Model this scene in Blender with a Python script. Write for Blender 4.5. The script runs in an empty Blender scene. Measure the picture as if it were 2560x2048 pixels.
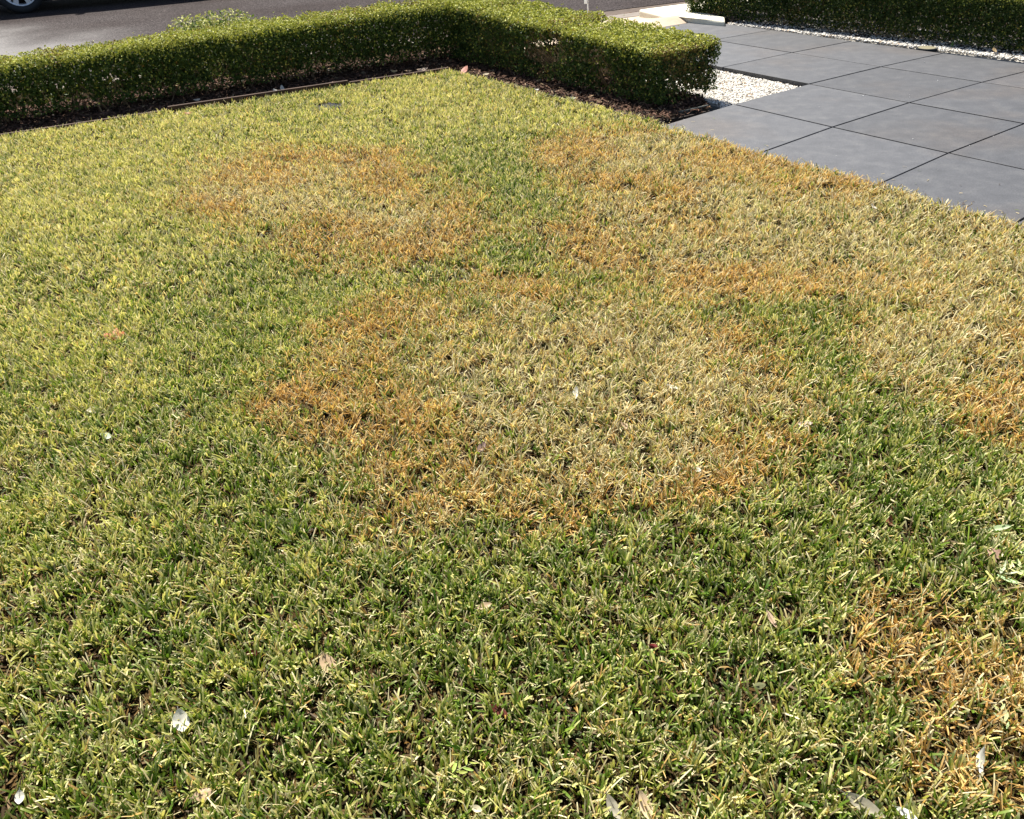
import bpy, bmesh, math, random
import numpy as np
from mathutils import Vector, Matrix

C = bpy.context.scene.collection
rng = np.random.default_rng(7)
random.seed(7)
R = math.radians

# ------------------------------------------------------------------ camera
FPX, PITCH, ROLL, CAMH = 2050.0, 0.58347, -0.05911, 1.5
cp, sp, cr, sr = math.cos(PITCH), math.sin(PITCH), math.cos(ROLL), math.sin(ROLL)
cam_d = bpy.data.cameras.new('camera'); cam = bpy.data.objects.new('camera', cam_d); C.objects.link(cam)
cam_d.sensor_width = 36.0; cam_d.sensor_fit = 'HORIZONTAL'
cam_d.lens = 36.0 * FPX / 2560.0
cam_d.clip_start = 0.05; cam_d.clip_end = 400
r0 = Vector((1, 0, 0)); u0 = Vector((0, sp, cp)); fw = Vector((0, cp, -sp))
rt = r0 * cr + u0 * sr; up = -r0 * sr + u0 * cr
m = Matrix((rt, up, -fw)).transposed().to_4x4(); m.translation = Vector((0, 0, CAMH))
cam.matrix_world = m
bpy.context.scene.camera = cam

# ------------------------------------------------------------------ sky and sun
SUN_AZ, SUN_EL = 108.0, 56.0        # azimuth counter-clockwise from +X
w = bpy.data.worlds.new('World'); bpy.context.scene.world = w; w.use_nodes = True
nt = w.node_tree; nt.nodes.clear()
wo = nt.nodes.new('ShaderNodeOutputWorld'); bg = nt.nodes.new('ShaderNodeBackground')
sky = nt.nodes.new('ShaderNodeTexSky'); sky.sky_type = 'NISHITA'; sky.sun_disc = False
sky.sun_elevation = R(SUN_EL); sky.sun_rotation = R(90 - SUN_AZ)
sky.air_density = 1.0; sky.dust_density = 1.5; sky.ozone_density = 1.0
bg.inputs['Strength'].default_value = 0.055
nt.links.new(sky.outputs[0], bg.inputs[0]); nt.links.new(bg.outputs[0], wo.inputs[0])
sd = bpy.data.lights.new('sun', 'SUN'); sd.energy = 5.0; sd.angle = R(0.53); sd.color = (1.0, 0.95, 0.86)
so = bpy.data.objects.new('sun', sd); C.objects.link(so)
dirv = Vector((math.cos(R(SUN_AZ)) * math.cos(R(SUN_EL)), math.sin(R(SUN_AZ)) * math.cos(R(SUN_EL)), math.sin(R(SUN_EL))))
so.rotation_euler = dirv.to_track_quat('Z', 'Y').to_euler(); so.location = (0, 6, 12)
sc = bpy.context.scene
sc.view_settings.view_transform = 'Standard'; sc.view_settings.look = 'None'
sc.view_settings.exposure = 1.2; sc.view_settings.gamma = 1.0; sc.view_settings.use_curve_mapping = False
sc.render.engine = 'CYCLES'
sc.cycles.max_bounces = 6; sc.cycles.transparent_max_bounces = 4

# ------------------------------------------------------------------ helpers
def at(u, v, z=0.0):
    """point of the place at height z that the surveyed picture position (u, v) looks at"""
    x = (u - 1280) / FPX; y = (1024 - v) / FPX
    x, y = cr * x - sr * y, sr * x + cr * y
    d = np.array([x, cp + y * sp, -sp + y * cp]); t = (CAMH - z) / (-d[2])
    return np.array([0, 0, CAMH]) + d * t

def px_per_m(p):
    return FPX / (p[1] * cp - (p[2] - CAMH) * sp)

def tag(o, label=None, cat=None, group=None, kind=None):
    if label: o['label'] = label
    if cat: o['category'] = cat
    if group: o['group'] = group
    if kind: o['kind'] = kind
    return o

def link(name, me, mat=None, parent=None, loc=None):
    if mat is not None and len(me.materials) == 0: me.materials.append(mat)
    o = bpy.data.objects.new(name, me); C.objects.link(o)
    if loc is not None: o.location = loc
    if parent is not None: o.parent = parent
    return o

def empty(name, loc=(0, 0, 0), rz=0.0):
    o = bpy.data.objects.new(name, None); C.objects.link(o); o.location = loc; o.rotation_euler = (0, 0, rz)
    o.empty_display_size = 0.1
    return o

def mesh_np(name, verts, faces, cols=None, smooth=False):
    """verts (n,3); faces (m,k) all k-gons alike; cols (n,3) per-vertex colour"""
    me = bpy.data.meshes.new(name)
    verts = np.ascontiguousarray(verts, dtype=np.float32); faces = np.ascontiguousarray(faces, dtype=np.int32)
    n, k = faces.shape
    me.vertices.add(len(verts)); me.vertices.foreach_set('co', verts.ravel())
    me.loops.add(n * k); me.loops.foreach_set('vertex_index', faces.ravel())
    me.polygons.add(n); me.polygons.foreach_set('loop_start', np.arange(0, n * k, k, dtype=np.int32))
    me.polygons.foreach_set('use_smooth', np.full(n, smooth))
    me.update(calc_edges=True)
    if cols is not None:
        a = me.color_attributes.new('Col', 'FLOAT_COLOR', 'POINT')
        c = np.ones((len(verts), 4), np.float32); c[:, :3] = cols
        a.data.foreach_set('color', c.ravel())
    return me

def bm_to(name, bm, mat=None, parent=None, smooth=False, loc=None):
    me = bpy.data.meshes.new(name); bm.normal_update(); bm.to_mesh(me); bm.free()
    if smooth:
        for p in me.polygons: p.use_smooth = True
    return link(name, me, mat, parent, loc)

def prism(name, pts, z0, z1, mat, bevel=0.0, parent=None, kind=None, segs=2):
    bm = bmesh.new()
    a = sum(pts[i][0] * pts[(i + 1) % len(pts)][1] - pts[(i + 1) % len(pts)][0] * pts[i][1] for i in range(len(pts)))
    if a < 0: pts = pts[::-1]
    lo = [bm.verts.new((p[0], p[1], z0)) for p in pts]; hi = [bm.verts.new((p[0], p[1], z1)) for p in pts]
    bm.faces.new(hi); bm.faces.new(lo[::-1])
    n = len(pts); side = []
    for i in range(n): bm.faces.new((lo[i], lo[(i + 1) % n], hi[(i + 1) % n], hi[i]))
    if bevel:
        hs = set(hi)
        es = [e for e in bm.edges if e.verts[0] in hs or e.verts[1] in hs]
        bmesh.ops.bevel(bm, geom=es, offset=bevel, segments=segs, affect='EDGES', profile=0.6)
    o = bm_to(name, bm, mat, parent)
    if kind: o['kind'] = kind
    return o

def tube_arrays(P, rad, sides=4):
    """P list of points, rad list of radii -> verts, quad faces"""
    P = [Vector(p) for p in P]; V = []; F = []
    for i, p in enumerate(P):
        t = (P[min(i + 1, len(P) - 1)] - P[max(i - 1, 0)]).normalized()
        a = t.cross(Vector((0.3, 0.2, 1))).normalized() if abs(t.z) < 0.95 else t.cross(Vector((1, 0, 0))).normalized()
        b = t.cross(a)
        for s in range(sides):
            an = 2 * math.pi * s / sides
            V.append(tuple(p + (a * math.cos(an) + b * math.sin(an)) * rad[i]))
    for i in range(len(P) - 1):
        for s in range(sides):
            F.append((i * sides + s, i * sides + (s + 1) % sides, (i + 1) * sides + (s + 1) % sides, (i + 1) * sides + s))
    return V, F

class Noise2:
    def __init__(self, seed, cell):
        self.g = np.random.default_rng(seed).random((256, 256)); self.c = cell
    def __call__(self, x, y):
        x = np.asarray(x) / self.c + 100; y = np.asarray(y) / self.c + 100
        i = np.floor(x).astype(int); j = np.floor(y).astype(int); fx = x - i; fy = y - j
        fx = fx * fx * (3 - 2 * fx); fy = fy * fy * (3 - 2 * fy)
        g = self.g; i0 = i % 256; i1 = (i + 1) % 256; j0 = j % 256; j1 = (j + 1) % 256
        return (g[i0, j0] * (1 - fx) + g[i1, j0] * fx) * (1 - fy) + (g[i0, j1] * (1 - fx) + g[i1, j1] * fx) * fy

# ------------------------------------------------------------------ materials
def mat(name):
    m = bpy.data.materials.new(name); m.use_nodes = True
    n = m.node_tree; n.nodes.clear()
    out = n.nodes.new('ShaderNodeOutputMaterial'); b = n.nodes.new('ShaderNodeBsdfPrincipled')
    n.links.new(b.outputs[0], out.inputs[0])
    return m, n, b, out

def ramp_node(n, stops):
    r = n.nodes.new('ShaderNodeValToRGB'); e = r.color_ramp.elements
    while len(e) < len(stops): e.new(0.5)
    for k, (p, c) in enumerate(stops): e[k].position = p; e[k].color = (*c, 1)
    return r

def noisy(name, stops, scale, detail=6, rough=0.8, bump=0.0, bscale=None, spec=0.3, stretch=None, bdist=0.004, rough2=None, coord='Object', second=None):
    m, n, b, out = mat(name)
    tc = n.nodes.new('ShaderNodeTexCoord'); src = tc.outputs[coord]
    if stretch:
        mp = n.nodes.new('ShaderNodeMapping'); mp.inputs['Scale'].default_value = stretch[0]
        mp.inputs['Rotation'].default_value = (0, 0, R(stretch[1])); n.links.new(src, mp.inputs[0]); src = mp.outputs[0]
    t = n.nodes.new('ShaderNodeTexNoise'); t.inputs['Scale'].default_value = scale; t.inputs['Detail'].default_value = detail
    t.inputs['Roughness'].default_value = 0.65
    n.links.new(src, t.inputs['Vector'])
    rp = ramp_node(n, stops); n.links.new(t.outputs['Fac'], rp.inputs[0]); col = rp.outputs[0]
    if second:   # (scale, stops, factor)
        t3 = n.nodes.new('ShaderNodeTexNoise'); t3.inputs['Scale'].default_value = second[0]; t3.inputs['Detail'].default_value = 3
        n.links.new(src, t3.inputs['Vector'])
        r3 = ramp_node(n, second[1]); n.links.new(t3.outputs['Fac'], r3.inputs[0])
        mx = n.nodes.new('ShaderNodeMixRGB'); mx.blend_type = 'MULTIPLY'; mx.inputs[0].default_value = second[2]
        n.links.new(col, mx.inputs[1]); n.links.new(r3.outputs[0], mx.inputs[2]); col = mx.outputs[0]
    n.links.new(col, b.inputs['Base Color'])
    b.inputs['Roughness'].default_value = rough; b.inputs['Specular IOR Level'].default_value = spec
    if bump:
        t2 = n.nodes.new('ShaderNodeTexNoise'); t2.inputs['Scale'].default_value = bscale or scale * 3; t2.inputs['Detail'].default_value = 5
        n.links.new(src, t2.inputs['Vector'])
        bp = n.nodes.new('ShaderNodeBump'); bp.inputs['Strength'].default_value = bump; bp.inputs['Distance'].default_value = bdist
        n.links.new(t2.outputs['Fac'], bp.inputs['Height']); n.links.new(bp.outputs[0], b.inputs['Normal'])
    return m

def plant(name, rough=0.5, trans=0.35, spec=0.35, tint=(1.0, 1.0, 0.7)):
    """colour comes from the per-blade / per-leaf colour attribute; thin leaf lets light through"""
    m, n, b, out = mat(name)
    a = n.nodes.new('ShaderNodeVertexColor'); a.layer_name = 'Col'
    n.links.new(a.outputs[0], b.inputs['Base Color'])
    b.inputs['Roughness'].default_value = rough; b.inputs['Specular IOR Level'].default_value = spec
    tr = n.nodes.new('ShaderNodeBsdfTranslucent')
    mx = n.nodes.new('ShaderNodeMixRGB'); mx.blend_type = 'MULTIPLY'; mx.inputs[0].default_value = 1; mx.inputs[2].default_value = (*tint, 1)
    n.links.new(a.outputs[0], mx.inputs[1]); n.links.new(mx.outputs[0], tr.inputs[0])
    ms = n.nodes.new('ShaderNodeMixShader'); ms.inputs[0].default_value = trans
    n.links.new(b.outputs[0], ms.inputs[1]); n.links.new(tr.outputs[0], ms.inputs[2]); n.links.new(ms.outputs[0], out.inputs[0])
    return m

def plain(name, col, rough=0.5, metal=0.0, spec=0.5, coat=0.0):
    m, n, b, out = mat(name)
    t = n.nodes.new('ShaderNodeTexNoise'); t.inputs['Scale'].default_value = 18
    rp = ramp_node(n, [(0.3, tuple(c * 0.9 for c in col)), (0.7, tuple(min(1, c * 1.08) for c in col))])
    n.links.new(t.outputs['Fac'], rp.inputs[0]); n.links.new(rp.outputs[0], b.inputs['Base Color'])
    b.inputs['Roughness'].default_value = rough; b.inputs['Metallic'].default_value = metal
    b.inputs['Specular IOR Level'].default_value = spec; b.inputs['Coat Weight'].default_value = coat
    return m

M = {}
M['soil'] = noisy('soil', [(0.3, (0.010, 0.007, 0.004)), (0.7, (0.026, 0.017, 0.009))], 40, rough=1.0, spec=0.02, bump=0.6, bscale=120)
M['mulch_base'] = noisy('mulch_base', [(0.3, (0.010, 0.006, 0.004)), (0.7, (0.035, 0.022, 0.016))], 60, bump=0.8, bscale=150)
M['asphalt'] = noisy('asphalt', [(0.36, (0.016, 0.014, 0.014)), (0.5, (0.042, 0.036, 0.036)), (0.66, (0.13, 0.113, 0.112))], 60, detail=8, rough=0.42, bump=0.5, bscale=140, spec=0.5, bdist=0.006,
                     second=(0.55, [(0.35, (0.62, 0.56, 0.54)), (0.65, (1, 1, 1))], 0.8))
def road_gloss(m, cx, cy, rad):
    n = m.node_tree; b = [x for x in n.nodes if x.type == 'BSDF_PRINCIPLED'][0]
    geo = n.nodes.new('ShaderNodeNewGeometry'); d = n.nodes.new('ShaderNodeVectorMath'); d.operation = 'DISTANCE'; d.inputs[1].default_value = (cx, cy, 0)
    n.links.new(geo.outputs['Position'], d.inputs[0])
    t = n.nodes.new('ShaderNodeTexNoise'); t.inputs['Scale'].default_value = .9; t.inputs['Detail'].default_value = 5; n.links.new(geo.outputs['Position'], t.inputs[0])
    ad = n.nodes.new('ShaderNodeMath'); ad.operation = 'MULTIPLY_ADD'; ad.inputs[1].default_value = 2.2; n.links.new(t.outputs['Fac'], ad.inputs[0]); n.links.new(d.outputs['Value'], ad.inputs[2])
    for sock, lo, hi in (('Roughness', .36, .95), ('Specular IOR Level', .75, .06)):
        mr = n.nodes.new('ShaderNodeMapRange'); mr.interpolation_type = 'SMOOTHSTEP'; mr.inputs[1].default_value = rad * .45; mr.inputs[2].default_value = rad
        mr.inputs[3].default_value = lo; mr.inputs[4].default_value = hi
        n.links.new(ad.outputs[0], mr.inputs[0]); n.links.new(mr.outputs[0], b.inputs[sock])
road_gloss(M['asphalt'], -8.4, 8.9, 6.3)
M['gutter'] = noisy('gutter_concrete', [(0.3, (0.05, 0.034, 0.025)), (0.7, (0.11, 0.078, 0.058))], 9, rough=0.85, bump=0.3, bscale=60)
M['debris'] = noisy('gutter_debris', [(0.3, (0.035, 0.018, 0.010)), (0.7, (0.11, 0.06, 0.03))], 30, rough=0.9, bump=0.6)
M['kerb'] = noisy('kerb_concrete', [(0.3, (0.14, 0.115, 0.095)), (0.7, (0.21, 0.18, 0.155))], 8, rough=0.85, bump=0.2, bscale=70)
M['ramp'] = noisy('crossover_concrete', [(0.3, (0.36, 0.27, 0.19)), (0.7, (0.50, 0.41, 0.31))], 4, rough=0.85, bump=0.15, bscale=80)
M['paver'] = noisy('bluestone_paver', [(0.30, (0.048, 0.050, 0.057)), (0.5, (0.063, 0.065, 0.073)), (0.72, (0.090, 0.091, 0.096))], 9.0, detail=12, rough=0.62, bump=0.3, bscale=160, spec=0.4, bdist=0.0008,
                   second=(1.1, [(0.34, (1.12, 0.98, 0.86)), (0.5, (1, 1, 1))], 0.8))
def slab_tone(m):
    n = m.node_tree; b = [x for x in n.nodes if x.type == 'BSDF_PRINCIPLED'][0]; l = b.inputs['Base Color'].links[0]; src = l.from_socket
    oi = n.nodes.new('ShaderNodeObjectInfo'); mr = n.nodes.new('ShaderNodeMapRange'); mr.inputs[3].default_value = .82; mr.inputs[4].default_value = 1.12
    n.links.new(oi.outputs['Random'], mr.inputs[0])
    tc = n.nodes.new('ShaderNodeTexCoord'); t = n.nodes.new('ShaderNodeTexNoise'); t.inputs['Scale'].default_value = 130; t.inputs['Detail'].default_value = 4; n.links.new(tc.outputs['Object'], t.inputs[0])
    m2 = n.nodes.new('ShaderNodeMapRange'); m2.inputs[1].default_value = .3; m2.inputs[2].default_value = .7; m2.inputs[3].default_value = .72; m2.inputs[4].default_value = 1.28; n.links.new(t.outputs['Fac'], m2.inputs[0])
    mu = n.nodes.new('ShaderNodeMath'); mu.operation = 'MULTIPLY'; n.links.new(mr.outputs[0], mu.inputs[0]); n.links.new(m2.outputs[0], mu.inputs[1])
    vs = n.nodes.new('ShaderNodeVectorMath'); vs.operation = 'SCALE'; n.links.new(src, vs.inputs[0]); n.links.new(mu.outputs[0], vs.inputs['Scale']); n.links.new(vs.outputs[0], b.inputs['Base Color'])
slab_tone(M['paver'])
M['joint'] = noisy('joint_sand', [(0.3, (0.006, 0.006, 0.006)), (0.7, (0.016, 0.015, 0.015))], 50, rough=0.95)
M['gravel_base'] = noisy('gravel_bed_base', [(0.3, (0.25, 0.24, 0.22)), (0.7, (0.6, 0.57, 0.52))], 90, rough=0.9, bump=0.8)
M['wall'] = noisy('white_render', [(0.3, (0.74, 0.69, 0.54)), (0.7, (0.82, 0.78, 0.64))], 6, rough=0.8, bump=0.15, bscale=120)
M['timber'] = noisy('weathered_timber', [(0.3, (0.028, 0.015, 0.010)), (0.5, (0.062, 0.034, 0.022)), (0.7, (0.10, 0.058, 0.038))], 14, rough=0.8, bump=0.5, bscale=60, stretch=((0.15, 1, 1), 0))
M['dark_timber'] = noisy('dark_timber', [(0.3, (0.018, 0.012, 0.010)), (0.7, (0.05, 0.034, 0.026))], 14, rough=0.85, bump=0.5, bscale=60)
M['plastic'] = plain('black_plastic', (0.018, 0.024, 0.024), 0.45)
M['grass'] = plant('grass_blade', 0.5, 0.36, 0.14, (1, .95, .6))
M['leaf'] = plant('hedge_leaf', 0.5, 0.2, 0.14)
M['dryleaf'] = plant('dry_leaf', 0.6, 0.25, 0.3, (1, 0.9, 0.7))
M['pebble'] = plant('white_pebble', 0.6, 0.0, 0.35)
M['chip'] = plant('bark_chip', 0.9, 0.0, 0.1)
M['twig'] = plant('twig_bark', 0.8, 0.0, 0.2)

# ------------------------------------------------------------------ the setting: ground, road, kerb
SD = np.array([math.cos(R(22)), math.sin(R(22)), 0])          # direction of the street
SN = np.array([-math.sin(R(22)), math.cos(R(22)), 0])         # across the street, away from the lawn
big = [(-120, -60), (120, -60), (120, 160), (-120, 160)]
g = prism('ground', big, -0.30, -0.12, M['soil'], kind='structure')

def strip(name, n0, n1, z0, z1, mt, s0=-40, s1=40, org=None):
    o = re0 if org is None else org
    q = [o + SD * s + SN * n for s, n in ((s0, n0), (s1, n0), (s1, n1), (s0, n1))]
    return prism(name, [(p[0], p[1]) for p in q], z0, z1, mt, kind='structure')
ZR = -0.04
re0 = at(1500, 29.5, ZR)
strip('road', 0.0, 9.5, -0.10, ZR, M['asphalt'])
strip('road_gutter', -0.42, -0.004, -0.10, ZR - 0.006, M['gutter'])
strip('kerb', -0.68, -0.424, -0.10, ZR + 0.012, M['kerb'])
strip('far_kerb', 9.504, 9.8, -0.10, 0.06, M['kerb'])
strip('far_verge', 9.804, 40, -0.10, 0.04, M['soil'])
strip('verge', -3.6, -0.684, -0.10, -0.012, M['soil'], s0=-40, s1=-0.9)
# leaf debris lying along the gutter
n = 500; V = []; F = []; K = []
for i in range(n):
    s = rng.uniform(-2.5, 3.5); q = re0 + SD * s + SN * (-0.40 + abs(rng.normal(0, 0.035)))
    a = rng.uniform(0, 6.28); l = rng.uniform(0.012, 0.035); ww = l * 0.4; z = ZR - 0.004 + rng.uniform(0, 0.012)
    d = np.array([math.cos(a), math.sin(a), rng.uniform(-.2, .2)]); e = np.array([-math.sin(a), math.cos(a), 0.1])
    b0 = len(V); q = np.array([q[0], q[1], z])
    V += [q - d * l, q - e * ww, q + d * l, q + e * ww]; F.append((b0, b0 + 1, b0 + 2, b0 + 3))
    c = np.array([0.10, 0.05, 0.02]) * rng.uniform(0.3, 1.2); K += [c] * 4
tag(link('gutter_litter', mesh_np('gutter_litter', V, F, K), M['chip']), 'dark brown leaf litter lying along the street gutter', 'leaf litter', kind='stuff')

# ------------------------------------------------------------------ paving grid (surveyed corner positions smoothed by a quadratic)
PTS = {(1, 0): (1780, 98.7), (1, 1): (1977, 131.5), (1, 2): (2207, 169), (1, 3): (2456, 205), (2, 1): (1812, 169), (2, 2): (2030.5, 211.7),
       (2, 3): (2273, 255.5), (2, 4): (2560, 310), (3, 2): (1833, 262), (3, 3): (2071, 313.3), (3, 4): (2365.6, 379.5),
       (0.13, 0): (1928, 76), (0.13, 1): (2126, 103), (0.13, 2): (2355, 133), (3.88, 4.9): (2514, 549)}
def qf(i, j): return [1, i, j, i * i * 0.3, j * j * 0.3, i * j * 0.3]
A = np.array([qf(*k) for k in PTS]); B = np.array([at(*v)[:2] for v in PTS.values()])
lam = np.diag([0, 0, 0, 1, 1, 1]) * 0.02
QM = np.linalg.solve(A.T @ A + lam, A.T @ B)
LP0 = at(1757, 51.5)[:2]; LP1 = at(1638, 70.5)[:2]
def grid(i, j):
    if j < -1.1: return LP0 + (LP1 - LP0) * (i - 0.11) / 0.89 + (j + 1.17) * QM[2]   # edge of the paving towards the crossover
    return np.array(qf(i, j)) @ QM
gi = lambda i, j, z=0: (*grid(i, j), z)

rows = [0.11, 1, 2, 3, 4, 5, 6]
base = prism('driveway_base', [tuple(grid(0.13, -1.14)), tuple(grid(0.13, 7.98)), tuple(grid(5.98, 7.98)), tuple(grid(5.98, 2.02)), tuple(grid(1.98, 2.02)), tuple(grid(1.98, -1.14))], -0.09, -0.040, M['joint'], kind='structure')
HG = 0.0066 / 0.86
for a in range(6):
    js = [-1.17, 0, 1, 2, 3, 4, 5, 6, 7, 8]
    for b in range(len(js) - 1):
        i0, i1, j0, j1 = rows[a], rows[a + 1], js[b], js[b + 1]
        if a >= 2 and j0 < 2: continue
        h = HG
        hi = h * 1.35; q = [grid(i0 + hi, j0 + h), grid(i0 + hi, j1 - h), grid(i1 - hi, j1 - h), grid(i1 - hi, j0 + h)]
        dz = rng.uniform(-0.0008, 0.0008)
        p = prism('paver', [tuple(x) for x in q], -0.0415, dz, M['paver'], bevel=0.0015, parent=base, segs=1)
# small white stones caught in the joints and on the slabs
PV = []; 
def ico():
    bm = bmesh.new(); bmesh.ops.create_icosphere(bm, subdivisions=1, radius=1.0)
    v = np.array([x.co[:] for x in bm.verts]); f = np.array([[q.index for q in x.verts] for x in bm.faces]); bm.free(); return v, f
IV, IF = ico()
def stones(name, pos, size, cols, label, parent=None, flat=0.7):
    n = len(pos); nv = len(IV)
    a = rng.uniform(0, 6.28, n); sc3 = size[:, None] * np.stack([rng.uniform(0.8, 1.35, n), rng.uniform(0.6, 1.0, n), flat * rng.uniform(0.7, 1.1, n)], 1)
    v = IV[None] * (1 + rng.normal(0, 0.1, (n, nv, 1))) * sc3[:, None, :]
    tx = rng.normal(0, 0.35, n)[:, None]
    y = v[..., 1] * np.cos(tx) - v[..., 2] * np.sin(tx); z = v[..., 1] * np.sin(tx) + v[..., 2] * np.cos(tx)
    x = v[..., 0]; ca, sa = np.cos(a)[:, None], np.sin(a)[:, None]
    V = np.stack([x * ca - y * sa, x * sa + y * ca, z], -1) + pos[:, None, :]
    F = IF[None] + (np.arange(n) * nv)[:, None, None]
    o = link(name, mesh_np(name, V.reshape(-1, 3), F.reshape(-1, 3), np.repeat(cols, nv, 0), smooth=True), M['pebble'], parent)
    return tag(o, label, 'pebbles', kind='stuff')
pos = []
for i in (1, 2, 3, 4):
    for j in np.arange(-1, 6, 0.05):
        if rng.random() < 0.30 and not (i >= 2 and j < 2): pos.append((*grid(i + rng.normal(0, 0.003), j + rng.uniform(0, .05)), -0.008))
for j in (0, 1, 2, 3, 4, 5):
    for i in np.arange(0.1, 4.5, 0.05):
        if rng.random() < 0.30 and not (i >= 2 and j < 2): pos.append((*grid(i + rng.uniform(0, .05), j + rng.normal(0, 0.003)), -0.008))
for k in range(16): pos.append((*grid(rng.uniform(0.3, 4), rng.uniform(2.1, 5)), 0.002))
pos = np.array(pos); n = len(pos)
stones('joint_stones', pos, rng.uniform(0.0018, 0.0045, n), np.repeat(rng.uniform(0.45, 0.8, n)[:, None], 3, 1), 'tiny white stones caught in the joints of the grey paving')

# ------------------------------------------------------------------ hedge lines and bed outlines
HL0 = np.array([-0.40, 8.22]); DL = np.array([-math.cos(R(25)), -math.sin(R(25))]); NL = np.array([-math.sin(R(25)), math.cos(R(25))])
HR0 = np.array([1.17, 6.03]); DR = np.array([-0.571, 0.821]); DR = DR / np.linalg.norm(DR); NR = np.array([DR[1], -DR[0]])
TIP = at(1125, 187)[:2]; EDL = at(0, 356)[:2]; EDM = at(600, 266)[:2]; EDR = at(1620, 313)[:2]
edl_dir = (TIP - EDL) / np.linalg.norm(TIP - EDL)
ELX = EDL - edl_dir * 4.0
LB = [EDR] + [at(*p, 0.028)[:2] for p in ((1660, 318), (1870, 380), (2160, 452), (2350, 515), (2560, 572))]
l1 = LB[-1]; LB += [l1 + np.array([0.44, -0.78]), l1 + np.array([1.05, -1.95]), l1 + np.array([1.9, -3.9])]
LAWN = np.array([ELX, TIP] + LB + [(4.3, -1.5), (-6.5, -1.5)])
def inside(poly, x, y):
    r = np.zeros(len(x), bool); n = len(poly); j = n - 1
    for i in range(n):
        xi, yi = poly[i]; xj, yj = poly[j]
        c = ((yi > y) != (yj > y)) & (x < (xj - xi) * (y - yi) / (yj - yi + 1e-12) + xi)
        r ^= c; j = i
    return r
# lawn soil: a gently uneven sheet
N_a, N_b, N_c = Noise2(1, 0.55), Noise2(2, 0.17), Noise2(3, 0.06)
def lawn_z(x, y): return 0.006 + 0.012 * N_a(x, y) + 0.008 * N_b(x, y)
bm = bmesh.new(); f = bm.faces.new([bm.verts.new((p[0], p[1], 0.006)) for p in LAWN])
if f.normal.z < 0: f.normal_flip()
bmesh.ops.triangulate(bm, faces=[f])
for _ in range(5):
    long = [e for e in bm.edges if e.calc_length() > 0.25]
    if not long: break
    bmesh.ops.subdivide_edges(bm, edges=long, cuts=1); bmesh.ops.triangulate(bm, faces=bm.faces[:])
for v in bm.verts: v.co.z = float(lawn_z(v.co.x, v.co.y))
bnd = [e for e in bm.edges if len(e.link_faces) == 1]
ex = bmesh.ops.extrude_edge_only(bm, edges=bnd)
for v in ex['geom']:
    if isinstance(v, bmesh.types.BMVert): v.co.z = -0.13
bmesh.ops.recalc_face_normals(bm, faces=bm.faces[:])
bm_to('lawn_soil', bm, M['soil'])['kind'] = 'structure'

# garden bed soil under the hedges
hlb = HL0 + NL * 0.62
bedpoly = [tuple(ELX), tuple(TIP), tuple(EDR), tuple(at(1775, 277)[:2]), tuple(HR0 + NR * 0.50 + DR * 0.05), tuple(HR0 + NR * 0.55 + DR * 3.6), tuple(HL0 + NL * 0.7 + DL * -0.2), tuple(HL0 + NL * 0.7 + DL * 7.6)]
bed = prism('garden_bed', bedpoly, -0.09, 0.0, M['mulch_base'], kind='structure')
BED = np.array(bedpoly)
# gravel beds
gp = [tuple(grid(2.015, 2.0 - 0.012)), tuple(grid(3.12, 1.985)), tuple(HR0 + NR * 0.50 - DR * 0.12), tuple(HR0 + NR * 0.60 + DR * 3.3), tuple(grid(2.015, -1.1))]
gravel_base = prism('gravel_bed', gp, -0.09, -0.045, M['gravel_base'], kind='structure'); GP1 = np.array(gp)
gp = [tuple(grid(0.098, -0.62)), tuple(grid(0.098, 8)), tuple(grid(-0.75, 8)), tuple(grid(-0.75, -0.62))]
gravel_base2 = prism('gravel_strip', gp, -0.09, -0.022, M['gravel_base'], kind='structure'); GP2 = np.array(gp)
def fill(poly, dens, zf):
    lo = poly.min(0); hi = poly.max(0); n = int((hi - lo).prod() * dens)
    x = rng.uniform(lo[0], hi[0], n); y = rng.uniform(lo[1], hi[1], n); k = inside(poly, x, y); x = x[k]; y = y[k]
    return np.stack([x, y, np.full(len(x), zf)], 1)
def whites(n):
    c = np.clip(rng.normal(0.66, 0.12, n), 0.22, 0.86)[:, None] * np.array([[1, 0.95, 0.86]])
    k = rng.random(n) < 0.07; c[k] *= np.array([0.8, 0.62, 0.45]); k = rng.random(n) < 0.05; c[k] *= 0.45
    return c
p1 = fill(GP1, 7500, -0.038); p1[:, 2] += rng.uniform(0, 0.010, len(p1))
stones('pebbles', p1, rng.uniform(0.006, 0.011, len(p1)), whites(len(p1)), 'white pebbles filling the bed between the clipped hedge end and the grey paving')
p2 = fill(GP2, 6000, -0.014); p2[:, 2] += rng.uniform(0, 0.016, len(p2))
stones('pebbles', p2, rng.uniform(0.007, 0.014, len(p2)), whites(len(p2)), 'white pebble strip along the foot of the tall dark hedge')

# ------------------------------------------------------------------ crossover and low wall
TOPZ = 0.05
w_ = lambda u, v: at(u, v, TOPZ)[:2]
A0, B0, C0, D0, E0, F0, I0, H0 = w_(1597, 24), w_(1735, 3), w_(1673, 43), w_(1697, 40.5), w_(1757, 48), w_(1813, 53), w_(1812, 41.5), w_(1700, 25)
wp = [A0, B0 + SD[:2] * 3.0, H0 + SD[:2] * 3.3, H0 + (w_(1728, 28) - H0) * 0.6, I0, F0, E0, D0, C0]
wall = prism('low_wall', [tuple(p) for p in wp], -0.10, TOPZ, M['wall'], bevel=0.028, segs=4)
tag(wall, 'low white rendered wall with rounded edges beside the street crossover', 'wall')
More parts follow.
